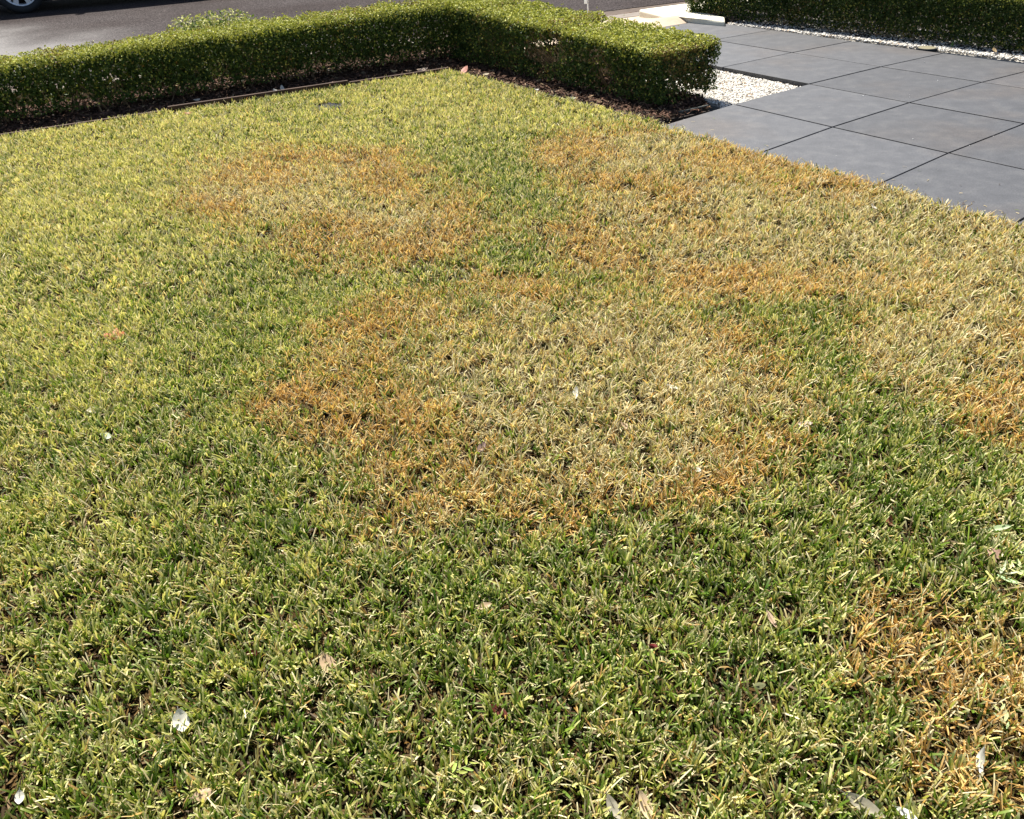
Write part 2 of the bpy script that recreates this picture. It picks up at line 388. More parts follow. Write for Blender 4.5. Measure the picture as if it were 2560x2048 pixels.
# beige crossover: sheet rising from the kerb to the paving
kb = re0 + SN * (-0.684)
bm = bmesh.new(); nx, ny = 40, 24
e0 = np.array(grid(0.5, -1.185)); 
pav_l = np.array(grid(3.2, -1.185)); pav_r = np.array(grid(-0.4, -1.185)); pr_ = (pav_r - pav_l)
kl = (kb - SD * 2.2)[:2]; kr = (kb + SD * 2.4)[:2]
vs = []
for a in range(nx + 1):
    row = []
    for b in range(ny + 1):
        s, t = a / nx, b / ny
        p = (kl * (1 - s) + kr * s) * (1 - t) + (pav_l * (1 - s) + pav_r * s) * t
        z = (ZR + 0.008) * (1 - t) + (-0.003) * t
        dC = np.linalg.norm(p - (C0 + D0) / 2); dE = np.linalg.norm(p - (D0 * .6 + E0 * .4)); z += (0.05 * math.exp(-(dC / 0.36) ** 2) + 0.03 * math.exp(-(dE / 0.25) ** 2)) * min(1, (1 - t) * 5) * min(1, t * 3) 
        row.append(bm.verts.new((p[0], p[1], z)))
    vs.append(row)
for a in range(nx):
    for b in range(ny): bm.faces.new((vs[a][b], vs[a + 1][b], vs[a + 1][b + 1], vs[a][b + 1]))
bmesh.ops.recalc_face_normals(bm, faces=bm.faces[:])
bm_to('crossover', bm, M['ramp'], smooth=True)['kind'] = 'structure'

# ------------------------------------------------------------------ edging boards
def board(bm, a, b, th, z0, z1, off=0.0):
    a = np.array(a); b = np.array(b); d = (b - a) / np.linalg.norm(b - a); n = np.array([-d[1], d[0]])
    vs = []
    for z in (z0, z1):
        for q in (a, b):
            for s in (0, 1): vs.append(bm.verts.new((*(q + n * (off + s * th)), z)))
    for f in ((0, 1, 3, 2), (4, 6, 7, 5), (0, 2, 6, 4), (1, 5, 7, 3), (0, 4, 5, 1), (2, 3, 7, 6)): bm.faces.new([vs[i] for i in f])
def edging(name, pts, th, z0, z1, mt, label, gap=0.004):
    root = empty(name, (*pts[0], 0))
    for k in range(len(pts) - 1):
        a, b = np.array(pts[k]), np.array(pts[k + 1]); d = (b - a) / np.linalg.norm(b - a)
        bm = bmesh.new(); board(bm, a + d * gap - np.array(pts[0]), b - d * gap - np.array(pts[0]), th, z0, (z1[k] if isinstance(z1, list) else z1) + rng.uniform(-.002, .002))
        bmesh.ops.recalc_face_normals(bm, faces=bm.faces[:])
        bmesh.ops.bevel(bm, geom=bm.edges[:], offset=0.002, segments=1, affect='EDGES')
        bm_to('board', bm, mt, root)
    return tag(root, label, 'edging')
jm = EDL + (TIP - EDL) * 0.745
edging('garden_edging', [tuple(ELX), tuple(EDM + np.array([-0.5, -0.22])), tuple(jm), tuple(TIP)], 0.024, -0.08, [0.052, 0.076, 0.062], M['timber'], 'brown timber board edging along the bed under the street hedge', 0.006)
edging('garden_edging', [tuple(TIP + np.array([0.01, 0.0])), tuple(TIP * 0.45 + EDR * 0.55), tuple(EDR)], 0.018, -0.08, 0.036, M['dark_timber'], 'thin dark board edging where the lawn meets the bed of the short hedge')
edging('garden_edging', [tuple(at(1700, 290)[:2]), tuple(at(1772, 273)[:2])], 0.02, -0.08, 0.030, M['plastic'], 'short black plastic edging piece at the clipped hedge end', 0.0)

# ------------------------------------------------------------------ mulch chips
def scatter_chips(name, pts, lmin, lmax, cols, label):
    n = len(pts); a = rng.uniform(0, 6.28, n); l = rng.uniform(lmin, lmax, n); ww = l * rng.uniform(0.15, 0.4, n); t = ww * 0.4
    tilt = rng.normal(0, 0.35, n)
    d = np.stack([np.cos(a) * np.cos(tilt), np.sin(a) * np.cos(tilt), np.sin(tilt)], 1) * l[:, None] / 2
    e = np.stack([-np.sin(a), np.cos(a), rng.normal(0, .3, n)], 1) * ww[:, None] / 2
    h = np.array([[0, 0, 1.0]]) * t[:, None]
    V = np.stack([pts - d - e, pts + d * .8 - e, pts + d + e * .6, pts - d * .9 + e, pts - d - e + h, pts + d * .8 - e + h, pts + d + e * .6 + h, pts - d * .9 + e + h], 1)
    Q = np.array([(4, 5, 6, 7), (0, 1, 5, 4), (1, 2, 6, 5), (2, 3, 7, 6), (3, 0, 4, 7)])
    F = Q[None] + (np.arange(n) * 8)[:, None, None]
    o = link(name, mesh_np(name, V.reshape(-1, 3), F.reshape(-1, 4), np.repeat(cols, 8, 0)), M['chip'])
    return tag(o, label, 'mulch', kind='stuff')
mp = fill(BED, 3000, 0.002); mp[:, 2] += rng.uniform(0, 0.02, len(mp)); n = len(mp)
mc = np.array([[0.085, 0.048, 0.033]]) * rng.uniform(0.25, 1.7, (n, 1)); k = rng.random(n) < 0.08; mc[k] = np.array([0.32, 0.23, 0.14]) * rng.uniform(0.5, 1.2, (k.sum(), 1))
scatter_chips('bark_mulch', mp, 0.012, 0.05, mc, 'dark brown bark mulch covering the bed under the front hedges')

# ------------------------------------------------------------------ lawn grass
# patches surveyed on the lawn: (u, v, ru, rv, weight) in picture positions, turned into ground ellipses
S = 1.1874
def ell(u, v, ru, rv, wt):
    u, v, ru, rv = u * S, v * S, ru * S, rv * S
    c = at(u, v)[:2]; a = at(u + ru, v)[:2] - c; b = (at(u, v + rv)[:2] - at(u, v - rv)[:2]) / 2
    return c, np.linalg.inv(np.stack([a, b], 1)), wt
DEAD = [ell(*e) for e in (
    (600, 425, 215, 75, 1.0), (760, 370, 130, 50, .9), (830, 510, 230, 75, 1.0), (700, 540, 120, 45, .8), (470, 460, 80, 25, .6),
    (1330, 345, 215, 62, 1.0), (1230, 395, 110, 30, .7), (1560, 355, 170, 50, .9), (1500, 450, 330, 75, 1.0), (1850, 420, 260, 60, 1.0), (1900, 540, 330, 110, 1.0), (1560, 560, 330, 90, 1.0),
    (1250, 520, 160, 60, .9), (1100, 640, 140, 45, .8), (2100, 640, 160, 120, .95), (2120, 820, 120, 110, .95), (2060, 890, 90, 60, .8),
    (1250, 800, 430, 190, 1.0), (1230, 980, 390, 150, .85), (830, 720, 170, 75, .8), (690, 830, 130, 55, 1.0), (800, 880, 140, 70, .6), (1500, 1040, 180, 90, .8), (1050, 1080, 280, 60, .8), (1350, 1120, 300, 60, .7), (760, 950, 170, 120, .8), (640, 400, 270, 90, .9), (900, 480, 160, 80, .8), (1960, 740, 160, 90, 1.0), (780, 1010, 140, 60, .45),
    (1990, 1385, 140, 70, .7), (2090, 1530, 210, 170, .75), (1290, 1500, 80, 35, .4), (2140, 1300, 70, 60, .5))]
ORNG = [ell(*e) for e in (
    (440, 455, 70, 30, .9), (640, 340, 80, 25, .9), (850, 390, 90, 40, 1.), (1000, 480, 90, 60, 1.), (680, 520, 110, 45, .9), (870, 560, 180, 35, .8), (760, 345, 90, 25, .8),
    (1190, 330, 90, 40, 1.), (1260, 400, 120, 25, 1.), (1330, 285, 120, 18, .9), (1400, 420, 90, 25, .8), (1600, 350, 160, 40, .9), (1740, 390, 110, 35, .9), (1200, 510, 80, 50, .9), (1270, 560, 80, 35, .7), (1600, 610, 230, 35, .7), (1450, 480, 100, 40, .5),
    (1080, 610, 120, 25, .7), (1600, 760, 80, 50, .5), (690, 830, 150, 60, 1.2), (760, 700, 110, 40, .8), (900, 650, 80, 25, .6), (820, 940, 150, 90, .65), (560, 380, 90, 30, .7), (760, 560, 110, 30, .8), (930, 530, 110, 40, .8), (1140, 1120, 160, 35, .7), (1480, 1100, 150, 55, .9), (1600, 1000, 80, 60, .6), (900, 1050, 140, 40, .5),
    (2060, 900, 90, 50, 1.1), (2110, 850, 80, 40, .8), (1820, 700, 60, 45, .5), (1990, 1385, 130, 60, .6), (2090, 1530, 180, 140, .5), (1290, 1490, 80, 30, .5), (2120, 730, 50, 30, .6))]
GREEN = [ell(*e) for e in (
    (1000, 360, 110, 70, .7), (1080, 420, 120, 40, .8), (1090, 545, 80, 40, 1.), (1040, 570, 60, 25, .8), (1650, 690, 70, 28, .7), (1740, 770, 70, 40, .8), (1870, 950, 150, 90, .85), (1950, 1120, 220, 120, 1.), (1800, 1200, 200, 100, .8),
    (560, 600, 160, 50, .6), (540, 1090, 160, 120, .5), (350, 960, 150, 60, .4), (1000, 1300, 400, 160, .6), (1300, 1380, 350, 150, .6), (600, 1400, 400, 200, .45), (1500, 1250, 200, 80, .5), (500, 720, 120, 60, .4), (720, 560, 90, 25, .4), (900, 600, 60, 25, .5), (1250, 900, 40, 20, .3), (1400, 870, 60, 30, .3))]
LIME = [ell(*e) for e in ((300, 320, 500, 90, 1.), (900, 230, 260, 70, 1.), (1200, 240, 200, 50, .9), (180, 480, 300, 110, .8), (120, 720, 220, 110, .6), (150, 1150, 200, 90, .3), (60, 900, 120, 80, .4))]
nA, nB, nC, nD = Noise2(11, 0.28), Noise2(12, 0.11), Noise2(13, 0.045), Noise2(14, 0.6)
def field(L, x, y, soft=0.35):
    wx = (nA(x, y) - .5) * .20 + (nB(x, y) - .5) * .12; wy = (nA(x + 9, y + 4) - .5) * .20 + (nB(x + 7, y) - .5) * .14
    r = np.zeros(len(x))
    for c, Mi, wt in L:
        dx = x + wx - c[0]; dy = y + wy - c[1]
        e = np.sqrt((Mi[0, 0] * dx + Mi[0, 1] * dy) ** 2 + (Mi[1, 0] * dx + Mi[1, 1] * dy) ** 2)
        r = np.maximum(r, wt * np.clip((1 + soft - e) / (2 * soft), 0, 1))
    return r

def tufts(n, ylo, yhi, margin):
    x = rng.uniform(-7, 5, n * 3); y = rng.uniform(ylo, yhi, n * 3)
    return x, y
def gen_blades(ylo, yhi, dens_tuft, per, segs, wscale, fr_margin=(0.06, 0.9), sparse=0.35, seed_col=0):
    area = 12 * (yhi - ylo); n = int(area * dens_tuft)
    x = rng.uniform(-7, 5, n); y = rng.uniform(ylo, yhi, n)
    k = inside(LAWN, x, y)
    hw = 0.36 + 0.66 * np.clip(y, 0, 9)
    fr = (np.abs(x) < hw) & (y > 0.72)
    out2 = (np.abs(x) < hw + fr_margin[1]) & (y > 0.3)
    k &= fr | (out2 & (rng.random(n) < sparse))
    x = x[k]; y = y[k]
    # tufts thinned a little where the noise makes gaps
    k = rng.random(len(x)) < 0.25 + 0.75 * nC(x, y) + .45 * nB(x + 5, y); x = x[k]; y = y[k]
    # keep clear of the lid in the lawn
    lidc = at(825, 275)[:2]; k = ((x - lidc[0]) / 0.105) ** 2 + ((y - lidc[1] + .02) / 0.10) ** 2 > 1; x = x[k]; y = y[k]
    nt_ = len(x)
    D = field(DEAD, x, y); O = field(ORNG, x, y, .5); G = field(GREEN, x, y, .5); L = field(LIME, x, y, .5)
    D = np.clip(D * (1 - 0.8 * G), 0, 1)
    tj = rng.random(nt_)
    vig = rng.random(nt_)
    # expand
    T = np.repeat(np.arange(nt_), per); m_ = len(T)
    keep = rng.random(m_) < 0.85; T = T[keep]; m_ = len(T)
    bx = x[T] + rng.normal(0, 0.006, m_); by = y[T] + rng.normal(0, 0.006, m_)
    d, o, g_, l_ = D[T], O[T], G[T], L[T]
    dead = rng.random(m_) < np.clip(0.22 + 0.62 * d + .12 * o - .08 * g_ + (nB(bx, by + 3) - .5) * .25 + (tj[T] - .5) * .25, 0.03, .95)
    az0 = rng.uniform(0, 6.283, nt_); spread = np.where(rng.random(nt_) < 0.62, 0.75, 3.14)
    az = az0[T] + rng.uniform(-1, 1, m_) * spread[T]
    th = np.where(dead, rng.uniform(0.45, 1.5, m_), rng.uniform(0.10, 1.25, m_) ** 1.05)
    ln = np.where(dead, rng.uniform(0.022, 0.058, m_), rng.uniform(0.024, 0.056, m_)) * (0.85 + .3 * vig[T])
    mow = 0.026 + 0.014 * vig[T] + 0.012 * nB(bx + 5, by) + 0.006 * rng.random(m_)
    ln = np.minimum(ln, mow / np.maximum(np.cos(th), 0.35))
    wd = np.where(dead, rng.uniform(0.0018, 0.0042, m_), rng.uniform(0.0028, 0.0062, m_)) * wscale
    tw = rng.normal(0, 0.7, m_)
    z0 = lawn_z(bx, by) + np.where(dead, rng.uniform(0, 0.016, m_), rng.uniform(-0.002, 0.008, m_))
    # colour of each blade
    cl = rng.random((m_, 1))
    green = (1 - cl) * np.array([0.045, 0.115, 0.010]) + cl * np.array([0.22, 0.32, 0.045])
    lime = (1 - cl) * np.array([0.30, 0.36, 0.055]) + cl * np.array([0.78, 0.73, 0.29])
    straw = (1 - cl) * np.array([0.44, 0.36, 0.16]) + cl * np.array([0.88, 0.79, 0.50])
    orange = (1 - cl) * np.array([0.40, 0.21, 0.05]) + cl * np.array([0.86, 0.58, 0.22])
    grey = (1 - cl) * np.array([0.13, 0.09, 0.05]) + cl * np.array([0.34, 0.27, 0.16])
    u = rng.random(m_); plime = np.clip(0.36 + 0.44 * l_ - 0.26 * g_ + (tj[T] - .5) * .5 + (nB(bx, by) - .5) * .5, 0.04, .95)
    plime = np.where(vig[T] > .965, .97, plime); dead &= ~((vig[T] > .965) & (d < .4))
    live = np.where((u < plime)[:, None], lime, green)
    u2 = rng.random(m_); po = np.clip(0.17 + 0.30 * d * (1 - d) * 4 + 0.85 * o + (nB(bx + 3, by) - .5) * .2 * d, 0, .9)
    dd = np.where((u2 < po)[:, None], orange, straw); dd = np.where((rng.random(m_) < 0.14)[:, None], grey, dd)
    col = np.where(dead[:, None], dd, live) * rng.uniform(0.8, 1.2, (m_, 1))
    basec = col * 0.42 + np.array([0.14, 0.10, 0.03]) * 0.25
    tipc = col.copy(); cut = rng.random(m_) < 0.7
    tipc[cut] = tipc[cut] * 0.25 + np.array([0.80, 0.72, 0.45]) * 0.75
    # geometry
    fr_ = {3: [0, .45, .85, 1.0], 2: [0, .55, 1.0]}[segs]
    wf = {3: [.8, 1.0, .85, .55], 2: [.85, 1.0, .6]}[segs]
    bend = rng.uniform(0.1, 0.7, m_)
    P = np.stack([bx, by, z0], 1); rowsV = []; cols = []
    side = np.stack([-np.sin(az), np.cos(az), np.zeros(m_)], 1)
    prev = 0
    for q, (f_, wf_) in enumerate(zip(fr_, wf)):
        if q:
            tt = np.clip(th * (0.55 + bend * (f_ + prev) / 2 * 1.3), 0, 1.75)
            dr = np.stack([np.cos(az) * np.sin(tt), np.sin(az) * np.sin(tt), np.cos(tt)], 1)
            P = P + dr * (ln * (f_ - prev))[:, None]; prev = f_
        else:
            dr = np.stack([np.cos(az) * np.sin(th * .5), np.sin(az) * np.sin(th * .5), np.cos(th * .5)], 1)
        nrm = np.cross(dr, side); sv = side * np.cos(tw)[:, None] + nrm * np.sin(tw)[:, None]
        h = sv * (wd * wf_ / 2)[:, None]
        rowsV.append(P - h); rowsV.append(P + h)
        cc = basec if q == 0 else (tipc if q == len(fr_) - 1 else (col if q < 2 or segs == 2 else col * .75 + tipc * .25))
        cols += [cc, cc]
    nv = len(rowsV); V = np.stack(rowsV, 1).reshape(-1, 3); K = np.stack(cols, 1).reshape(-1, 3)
    V[:, 2] = np.maximum(V[:, 2], 0.004)
    Q = np.array([(2 * q, 2 * q + 1, 2 * q + 3, 2 * q + 2) for q in range(segs)])
    F = (Q[None] + (np.arange(m_) * nv)[:, None, None]).reshape(-1, 4)
    return V, F, np.clip(K, 0, .9)

def gen_thatch(ylo, yhi, dens):
    n = int(12 * (yhi - ylo) * dens); x = rng.uniform(-7, 5, n); y = rng.uniform(ylo, yhi, n)
    k = inside(LAWN, x, y) & (np.abs(x) < .5 + .68 * y) & (y > .6); x, y = x[k], y[k]; n = len(x)
    a = rng.uniform(0, 6.283, n); t = rng.normal(0, .22, n); l = rng.uniform(.014, .036, n); w2 = rng.uniform(.0012, .0024, n)
    P = np.stack([x, y, lawn_z(x, y) + rng.uniform(.001, .014, n)], 1)
    d = np.stack([np.cos(a) * np.cos(t), np.sin(a) * np.cos(t), np.sin(t)], 1) * l[:, None] / 2
    e = np.stack([-np.sin(a), np.cos(a), rng.normal(0, .4, n)], 1) * w2[:, None]
    V = np.stack([P - d - e, P - d + e, P + d + e, P + d - e], 1).reshape(-1, 3); V[:, 2] = np.maximum(V[:, 2], .003)
    c = np.array([[.13, .08, .03]]) * rng.uniform(.2, 1.5, (n, 1)); k = rng.random(n) < .25; c[k] = np.array([.06, .09, .02])
    return V, np.arange(4 * n).reshape(-1, 4), np.repeat(c, 4, 0)

parts = [gen_blades(0.2, 3.2, 4300, 7, 3, 1.0), gen_blades(3.2, 5.2, 3200, 6, 2, 1.15), gen_blades(5.2, 8.0, 2700, 5, 2, 1.35), gen_thatch(0.2, 3.4, 11000), gen_thatch(3.4, 8.0, 6000)]
V = np.concatenate([p[0] for p in parts]); K = np.concatenate([p[2] for p in parts])
off = 0; FF = []
for p in parts: FF.append(p[1] + off); off += len(p[0])
print('grass quads', sum(len(f) for f in FF))
grass = link('grass', mesh_np('grass', V, np.concatenate(FF), K), M['grass'])
tag(grass, 'mown lawn of green and straw coloured grass with orange brown dead patches', 'grass', kind='stuff')

V = []; K = []; edge = [np.array(p) for p in LB]
for i in range(420):
    k = rng.integers(0, 6); a, b = edge[k], edge[k + 1]; q = a + (b - a) * rng.random(); d = (b - a) / np.linalg.norm(b - a); nrm = np.array([-d[1], d[0]])
    q = q + nrm * abs(rng.exponential(.07)); an = rng.uniform(0, 6.28); l = rng.uniform(.006, .028); w2 = rng.uniform(.001, .002)
    D3 = np.array([math.cos(an), math.sin(an), rng.uniform(0, .12)]) * l / 2; E3 = np.array([-math.sin(an), math.cos(an), .2]) * w2; c = np.array([q[0], q[1], .004 + rng.uniform(0, .003)])
    V += [c - D3 - E3, c + D3 - E3, c + D3 + E3, c - D3 + E3]; col = np.array([.62, .50, .26]) if rng.random() < .6 else (np.array([.2, .28, .06]) if rng.random() < .5 else np.array([.10, .06, .035])); K += [col * rng.uniform(.5, 1.2)] * 4
tag(link('grass_clippings', mesh_np('grass_clippings', np.array(V), np.arange(len(V)).reshape(-1, 4), np.array(K)), M['grass']), 'dry grass clippings scattered on the paving along the lawn edge', 'clippings', kind='stuff')

# ------------------------------------------------------------------ hedges
class Noise3:
    def __init__(self, seed, cell): self.a, self.b, self.c = Noise2(seed, cell), Noise2(seed + 1, cell), Noise2(seed + 2, cell)
    def __call__(self, p): return (self.a(p[:, 0], p[:, 1] + p[:, 2] * .7) + self.b(p[:, 1], p[:, 2]) + self.c(p[:, 0], p[:, 2])) / 3
def leaf_quads(P, Nn, ls, asp, cols, spread=0.8):
    n = len(P)
    nn = Nn + rng.normal(0, spread, (n, 3)); nn /= np.linalg.norm(nn, axis=1)[:, None]
    t = np.cross(nn, rng.normal(0, 1, (n, 3))); t /= np.linalg.norm(t, axis=1)[:, None]
    s = np.cross(nn, t)
    L = ls[:, None]; W = L * asp
    a = P - t * L * .5; b = P + s * W * .5 + nn * L * .12 + t * L * .05; c = P + t * L * .5; d = P - s * W * .5 + nn * L * .12 + t * L * .05
    V = np.stack([a, b, c, d], 1).reshape(-1, 3)
    F = np.arange(4 * n).reshape(-1, 4)
    F = np.concatenate([F[:, [0, 1, 2]], F[:, [0, 2, 3]]])
    return V, F, np.repeat(cols, 4, 0)
def shell(org, D, Nn, length, width, zb, zt, dens, rad, seed, vol=0.15, amp=0.03, depth=0.035, holes=()):
    """leaf positions and outward normals of a clipped hedge box with rounded edges"""
    lo = np.array([0, 0, zb]); hi = np.array([length, width, zt]); dim = hi - lo
    ar = [dim[0] * dim[2]] * 2 + [dim[0] * dim[1]] + [dim[1] * dim[2]] * 2
    Ps = []
    for f, a in enumerate(ar):
        n = int(a * dens); r = rng.random((n, 3)) * dim + lo
        if f == 0: r[:, 1] = 0
        elif f == 1: r[:, 1] = width
        elif f == 2: r[:, 2] = zt
        elif f == 3: r[:, 0] = 0
        else: r[:, 0] = length
        Ps.append(r)
    p = np.concatenate(Ps); q = np.clip(p, lo + [rad, rad, -1], hi - rad)
    nn = p - q; nn /= np.linalg.norm(nn, axis=1)[:, None] + 1e-9
    n1, n2 = Noise3(seed, 0.16), Noise3(seed + 5, 0.045)
    nz = (n1(p) - .5) * 2 * amp + (n2(p) - .5) * 2.8 * amp
    dep = rng.exponential(depth, len(p)); dep = np.minimum(dep, .16)
    stray = rng.random(len(p)) < 0.012; dep[stray] -= rng.uniform(0.01, 0.035, stray.sum())
    p2 = q + nn * (rad + nz - dep)[:, None]
    # thinner foliage at the foot and in bare spots
    th = Noise3(seed + 9, 0.13)(p)
    pk = np.clip((p[:, 2] - zb) / 0.10 + .35 + (n1(p) - .5), 0.1, 1) * np.where(th < 0.36, 0.55, 1)
    k = rng.random(len(p)) < pk; p2 = p2[k]; nn = nn[k]; dep = dep[k]
    m_ = int(dim.prod() * dens * vol * 3); v = rng.random((m_, 3)) * (dim - .1) + lo + .05
    p2 = np.concatenate([p2, v]); nn = np.concatenate([nn, rng.normal(0, 1, (m_, 3)) * .5]); dep = np.concatenate([dep, np.full(m_, .12)])
    kk = np.ones(len(p2), bool)
    for (hs, hz, hr, pp) in holes: kk &= ~((((p2[:, 0] - hs) / hr) ** 2 + ((p2[:, 2] - hz) / (hr * 1.1)) ** 2 < 1) & (rng.random(len(p2)) < pp))
    p2, nn, dep = p2[kk], nn[kk], dep[kk]
    def w3(a, vec=False):
        o = np.zeros_like(a); o[:, :2] = a[:, :1] * D + a[:, 1:2] * Nn; o[:, 2] = a[:, 2]
        if not vec: o[:, :2] += org
        return o
    return p2, w3(p2), w3(nn, True), dep
def twigs(org, D, Nn, length, width, zb, zt, n, seed, parent, name='branches'):
    V = []; F = []; K = []
    for i in range(n):
        s = rng.uniform(0.03, length - .03); front = rng.random() < 0.6
        t = rng.uniform(0.03, 0.14) if front else rng.uniform(.05, width - .05)
        base = np.array([s + rng.normal(0, .05), width * .5 + rng.normal(0, .08), -0.005 ])
        if rng.random() < 0.55: base = np.array([s + rng.normal(0, .06), t + rng.uniform(.02, .12), rng.uniform(.02, zt * .5)])
        tip = np.array([s + rng.normal(0, .06), t, min(zt - .02, base[2] + rng.uniform(.12, .3))])
        mid = (base + tip) / 2 + rng.normal(0, .018, 3)
        P = []
        for q in (base, mid, tip):
            w2 = org + D * q[0] + Nn * q[1]; P.append((w2[0], w2[1], q[2]))
        r_ = rng.uniform(.0014, .0035) if base[2] > 0 else rng.uniform(.004, .008)
        v, f = tube_arrays(P, [r_, r_ * .75, r_ * .4], 4); b0 = len(V); V += v; F += [tuple(x + b0 for x in y) for y in f]
        c = np.array([0.24, 0.17, 0.10]) * rng.uniform(.4, 1.5); K += [c] * len(v)
    o = link(name, mesh_np(name, np.array(V), np.array(F), np.array(K)), M['twig'], parent); o['kind'] = 'stuff'
    return o
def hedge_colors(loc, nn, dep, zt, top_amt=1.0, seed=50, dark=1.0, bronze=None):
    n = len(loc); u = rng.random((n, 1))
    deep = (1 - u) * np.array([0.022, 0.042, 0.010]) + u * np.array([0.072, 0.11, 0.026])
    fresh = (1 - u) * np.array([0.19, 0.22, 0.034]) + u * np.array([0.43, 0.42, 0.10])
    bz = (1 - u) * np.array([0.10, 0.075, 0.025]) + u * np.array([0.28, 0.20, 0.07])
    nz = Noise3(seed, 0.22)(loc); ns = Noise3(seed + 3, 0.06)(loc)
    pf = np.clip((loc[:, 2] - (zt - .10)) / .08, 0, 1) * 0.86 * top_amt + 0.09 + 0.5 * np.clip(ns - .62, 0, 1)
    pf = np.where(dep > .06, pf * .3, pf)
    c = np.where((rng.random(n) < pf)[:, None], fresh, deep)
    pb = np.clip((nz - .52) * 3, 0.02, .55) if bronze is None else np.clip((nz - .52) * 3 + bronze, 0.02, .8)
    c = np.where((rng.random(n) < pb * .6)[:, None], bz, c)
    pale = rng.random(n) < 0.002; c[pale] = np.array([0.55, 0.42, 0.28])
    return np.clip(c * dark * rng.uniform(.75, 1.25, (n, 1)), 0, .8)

HZ = 0.455
def build_hedge(root, segs_, seed, dens, ls=(0.012, 0.020), name_=0):
    Vs, Fs, Ks = [], [], []; off = 0
    for (org, D, Nn, ln, wd, zb, zt, bro, dk, vol, holes) in segs_:
        loc, Pw, Nw, dep = shell(org, D, Nn, ln, wd, zb, zt, dens, 0.055, seed, vol=vol, holes=holes)
        if ln < 3: Pw[:, 2] *= .865 + .235 * np.clip(loc[:, 0] / 2.5, 0, 1)
        elif name_ == 0: Pw[:, 2] *= 1.10 - .10 * np.clip((loc[:, 0] - .5) / 3.2, 0, 1)
        b = None
        if bro is not None: b = bro(loc)
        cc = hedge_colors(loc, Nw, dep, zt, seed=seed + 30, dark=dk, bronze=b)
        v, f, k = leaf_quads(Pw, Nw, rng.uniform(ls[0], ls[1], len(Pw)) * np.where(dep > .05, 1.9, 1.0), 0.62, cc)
        Vs.append(v); Fs.append(f + off); Ks.append(k); off += len(v); seed += 100
    o = link('foliage', mesh_np('foliage', np.concatenate(Vs), np.concatenate(Fs), np.concatenate(Ks)), M['leaf'], root); o['kind'] = 'stuff'
    print('hedge leaves', off // 4)
    return o
hedge = empty('box_hedge', (0, 0, 0))
tag(hedge, 'knee high clipped box hedge turning a corner around the lawn', 'hedge')
hg_segs = [(HL0 - DL * 0.5, DL, NL, 7.4, 0.50, 0.06, HZ + .012, None, 1.25, .30, [(0.9 + rng.uniform(0, 5.5), rng.uniform(.1, .33), rng.uniform(.03, .07), .5) for _ in range(22)] + [(2.55, .18, .09, .8), (4.75, .25, .07, .75)]),
           (HR0, DR, NR, 2.72, 0.64, 0.035, HZ, lambda l: np.where(l[:, 0] < .12, .5, 0) + np.where((l[:, 0] > 1.0) & (l[:, 0] < 1.5), .22, 0), 1.25, .10, [(1.22, .30, .12, .97), (1.47, .26, .13, .97), (1.36, .16, .09, .95), (.62, .17, .10, .97), (.72, .30, .07, .95), (.95, .25, .06, .7), (.2, .25, .05, .6), (2.1, .2, .06, .5)])]
build_hedge(hedge, hg_segs, 200, 11500, (0.015, 0.025))
twigs(hg_segs[0][0], DL, NL, 7.4, .5, 0, HZ, 620, 1, hedge)
twigs(HR0, DR, NR, 2.72, .6, 0, HZ, 380, 2, hedge)
h2s = at(1750, 34, 0.0)[:2]; h2d = (at(2560, 136)[:2] - at(1900, 62)[:2]); h2d /= np.linalg.norm(h2d); h2n = np.array([-h2d[1], h2d[0]])
hb = at(2045, 79)[:2]; h2o = hb - h2d * (np.dot(hb - h2s, h2d))
hedge2 = empty('tall_hedge', (0, 0, 0)); tag(hedge2, 'dense dark green clipped hedge behind the white pebble strip', 'hedge')
build_hedge(hedge2, [(h2o, h2d, h2n, 7.5, 0.6, 0.02, 0.44, None, 1.0, .22, ())], 700, 14500, (0.013, 0.022), 1)
twigs(h2o, h2d, h2n, 7.5, .6, 0, .4, 160, 3, hedge2)
prism('hedge_soil', [tuple(h2o - h2n * 0.03 + h2d * .05), tuple(h2o - h2n * .03 + h2d * 7.6), tuple(h2o + h2n * 1.4 + h2d * 7.6), tuple(h2o + h2n * 1.4 + h2d * .05)], -0.1, 0.003, M['mulch_base'], kind='structure')

# pale variegated shrub behind the street hedge
def leaf_mesh(name, L, W, col, curl=0.25, fold=0.3, n=6, seed=0, edge=None, lobes=0, jag=0.0, tipc=None):
    """a leaf blade with midrib fold, curl and (optionally) lobed edge"""
    r = random.Random(seed); V = []; F = []; K = []
    for i in range(n + 1):
        t = i / n; wv = W * .5 * (math.sin(math.pi * min(1, t * .96 + .03)) ** .75) * (1 + (.45 * math.cos(2 * math.pi * lobes * t) if lobes else 0)) * (1 + r.uniform(-jag, jag))
        x = (t - .5) * L; zc = curl * L * (4 * (t - .5) ** 2) * .5
        for s in (-1, -.5, 0, .5, 1):
            zz = zc + abs(s) * wv * fold + r.uniform(-.03, .03) * W
            V.append((x, s * wv, zz)); c = np.array(col) * (1 + r.uniform(-.12, .12))
            if s == 0: c = c * .8
            if edge is not None and abs(s) == 1: c = np.array(edge)
            if tipc is not None and t > .7: c = c * .5 + np.array(tipc) * .5
            K.append(c)
    for i in range(n):
        for s in range(4): a = i * 5 + s; F.append((a, a + 1, a + 6, a + 5))
    return mesh_np(name, np.array(V), np.array(F), np.clip(np.array(K), 0, .9), smooth=True)
sh = empty('pale_shrub', (-2.62, 8.62, -0.01)); tag(sh, 'low shrub with pale cream edged leaves poking up behind the street hedge', 'shrub')
n = 6500
th_ = rng.uniform(0, 2 * math.pi, n); ph = np.arccos(rng.uniform(0.0, 1, n)); rr = rng.uniform(.75, 1.03, n)
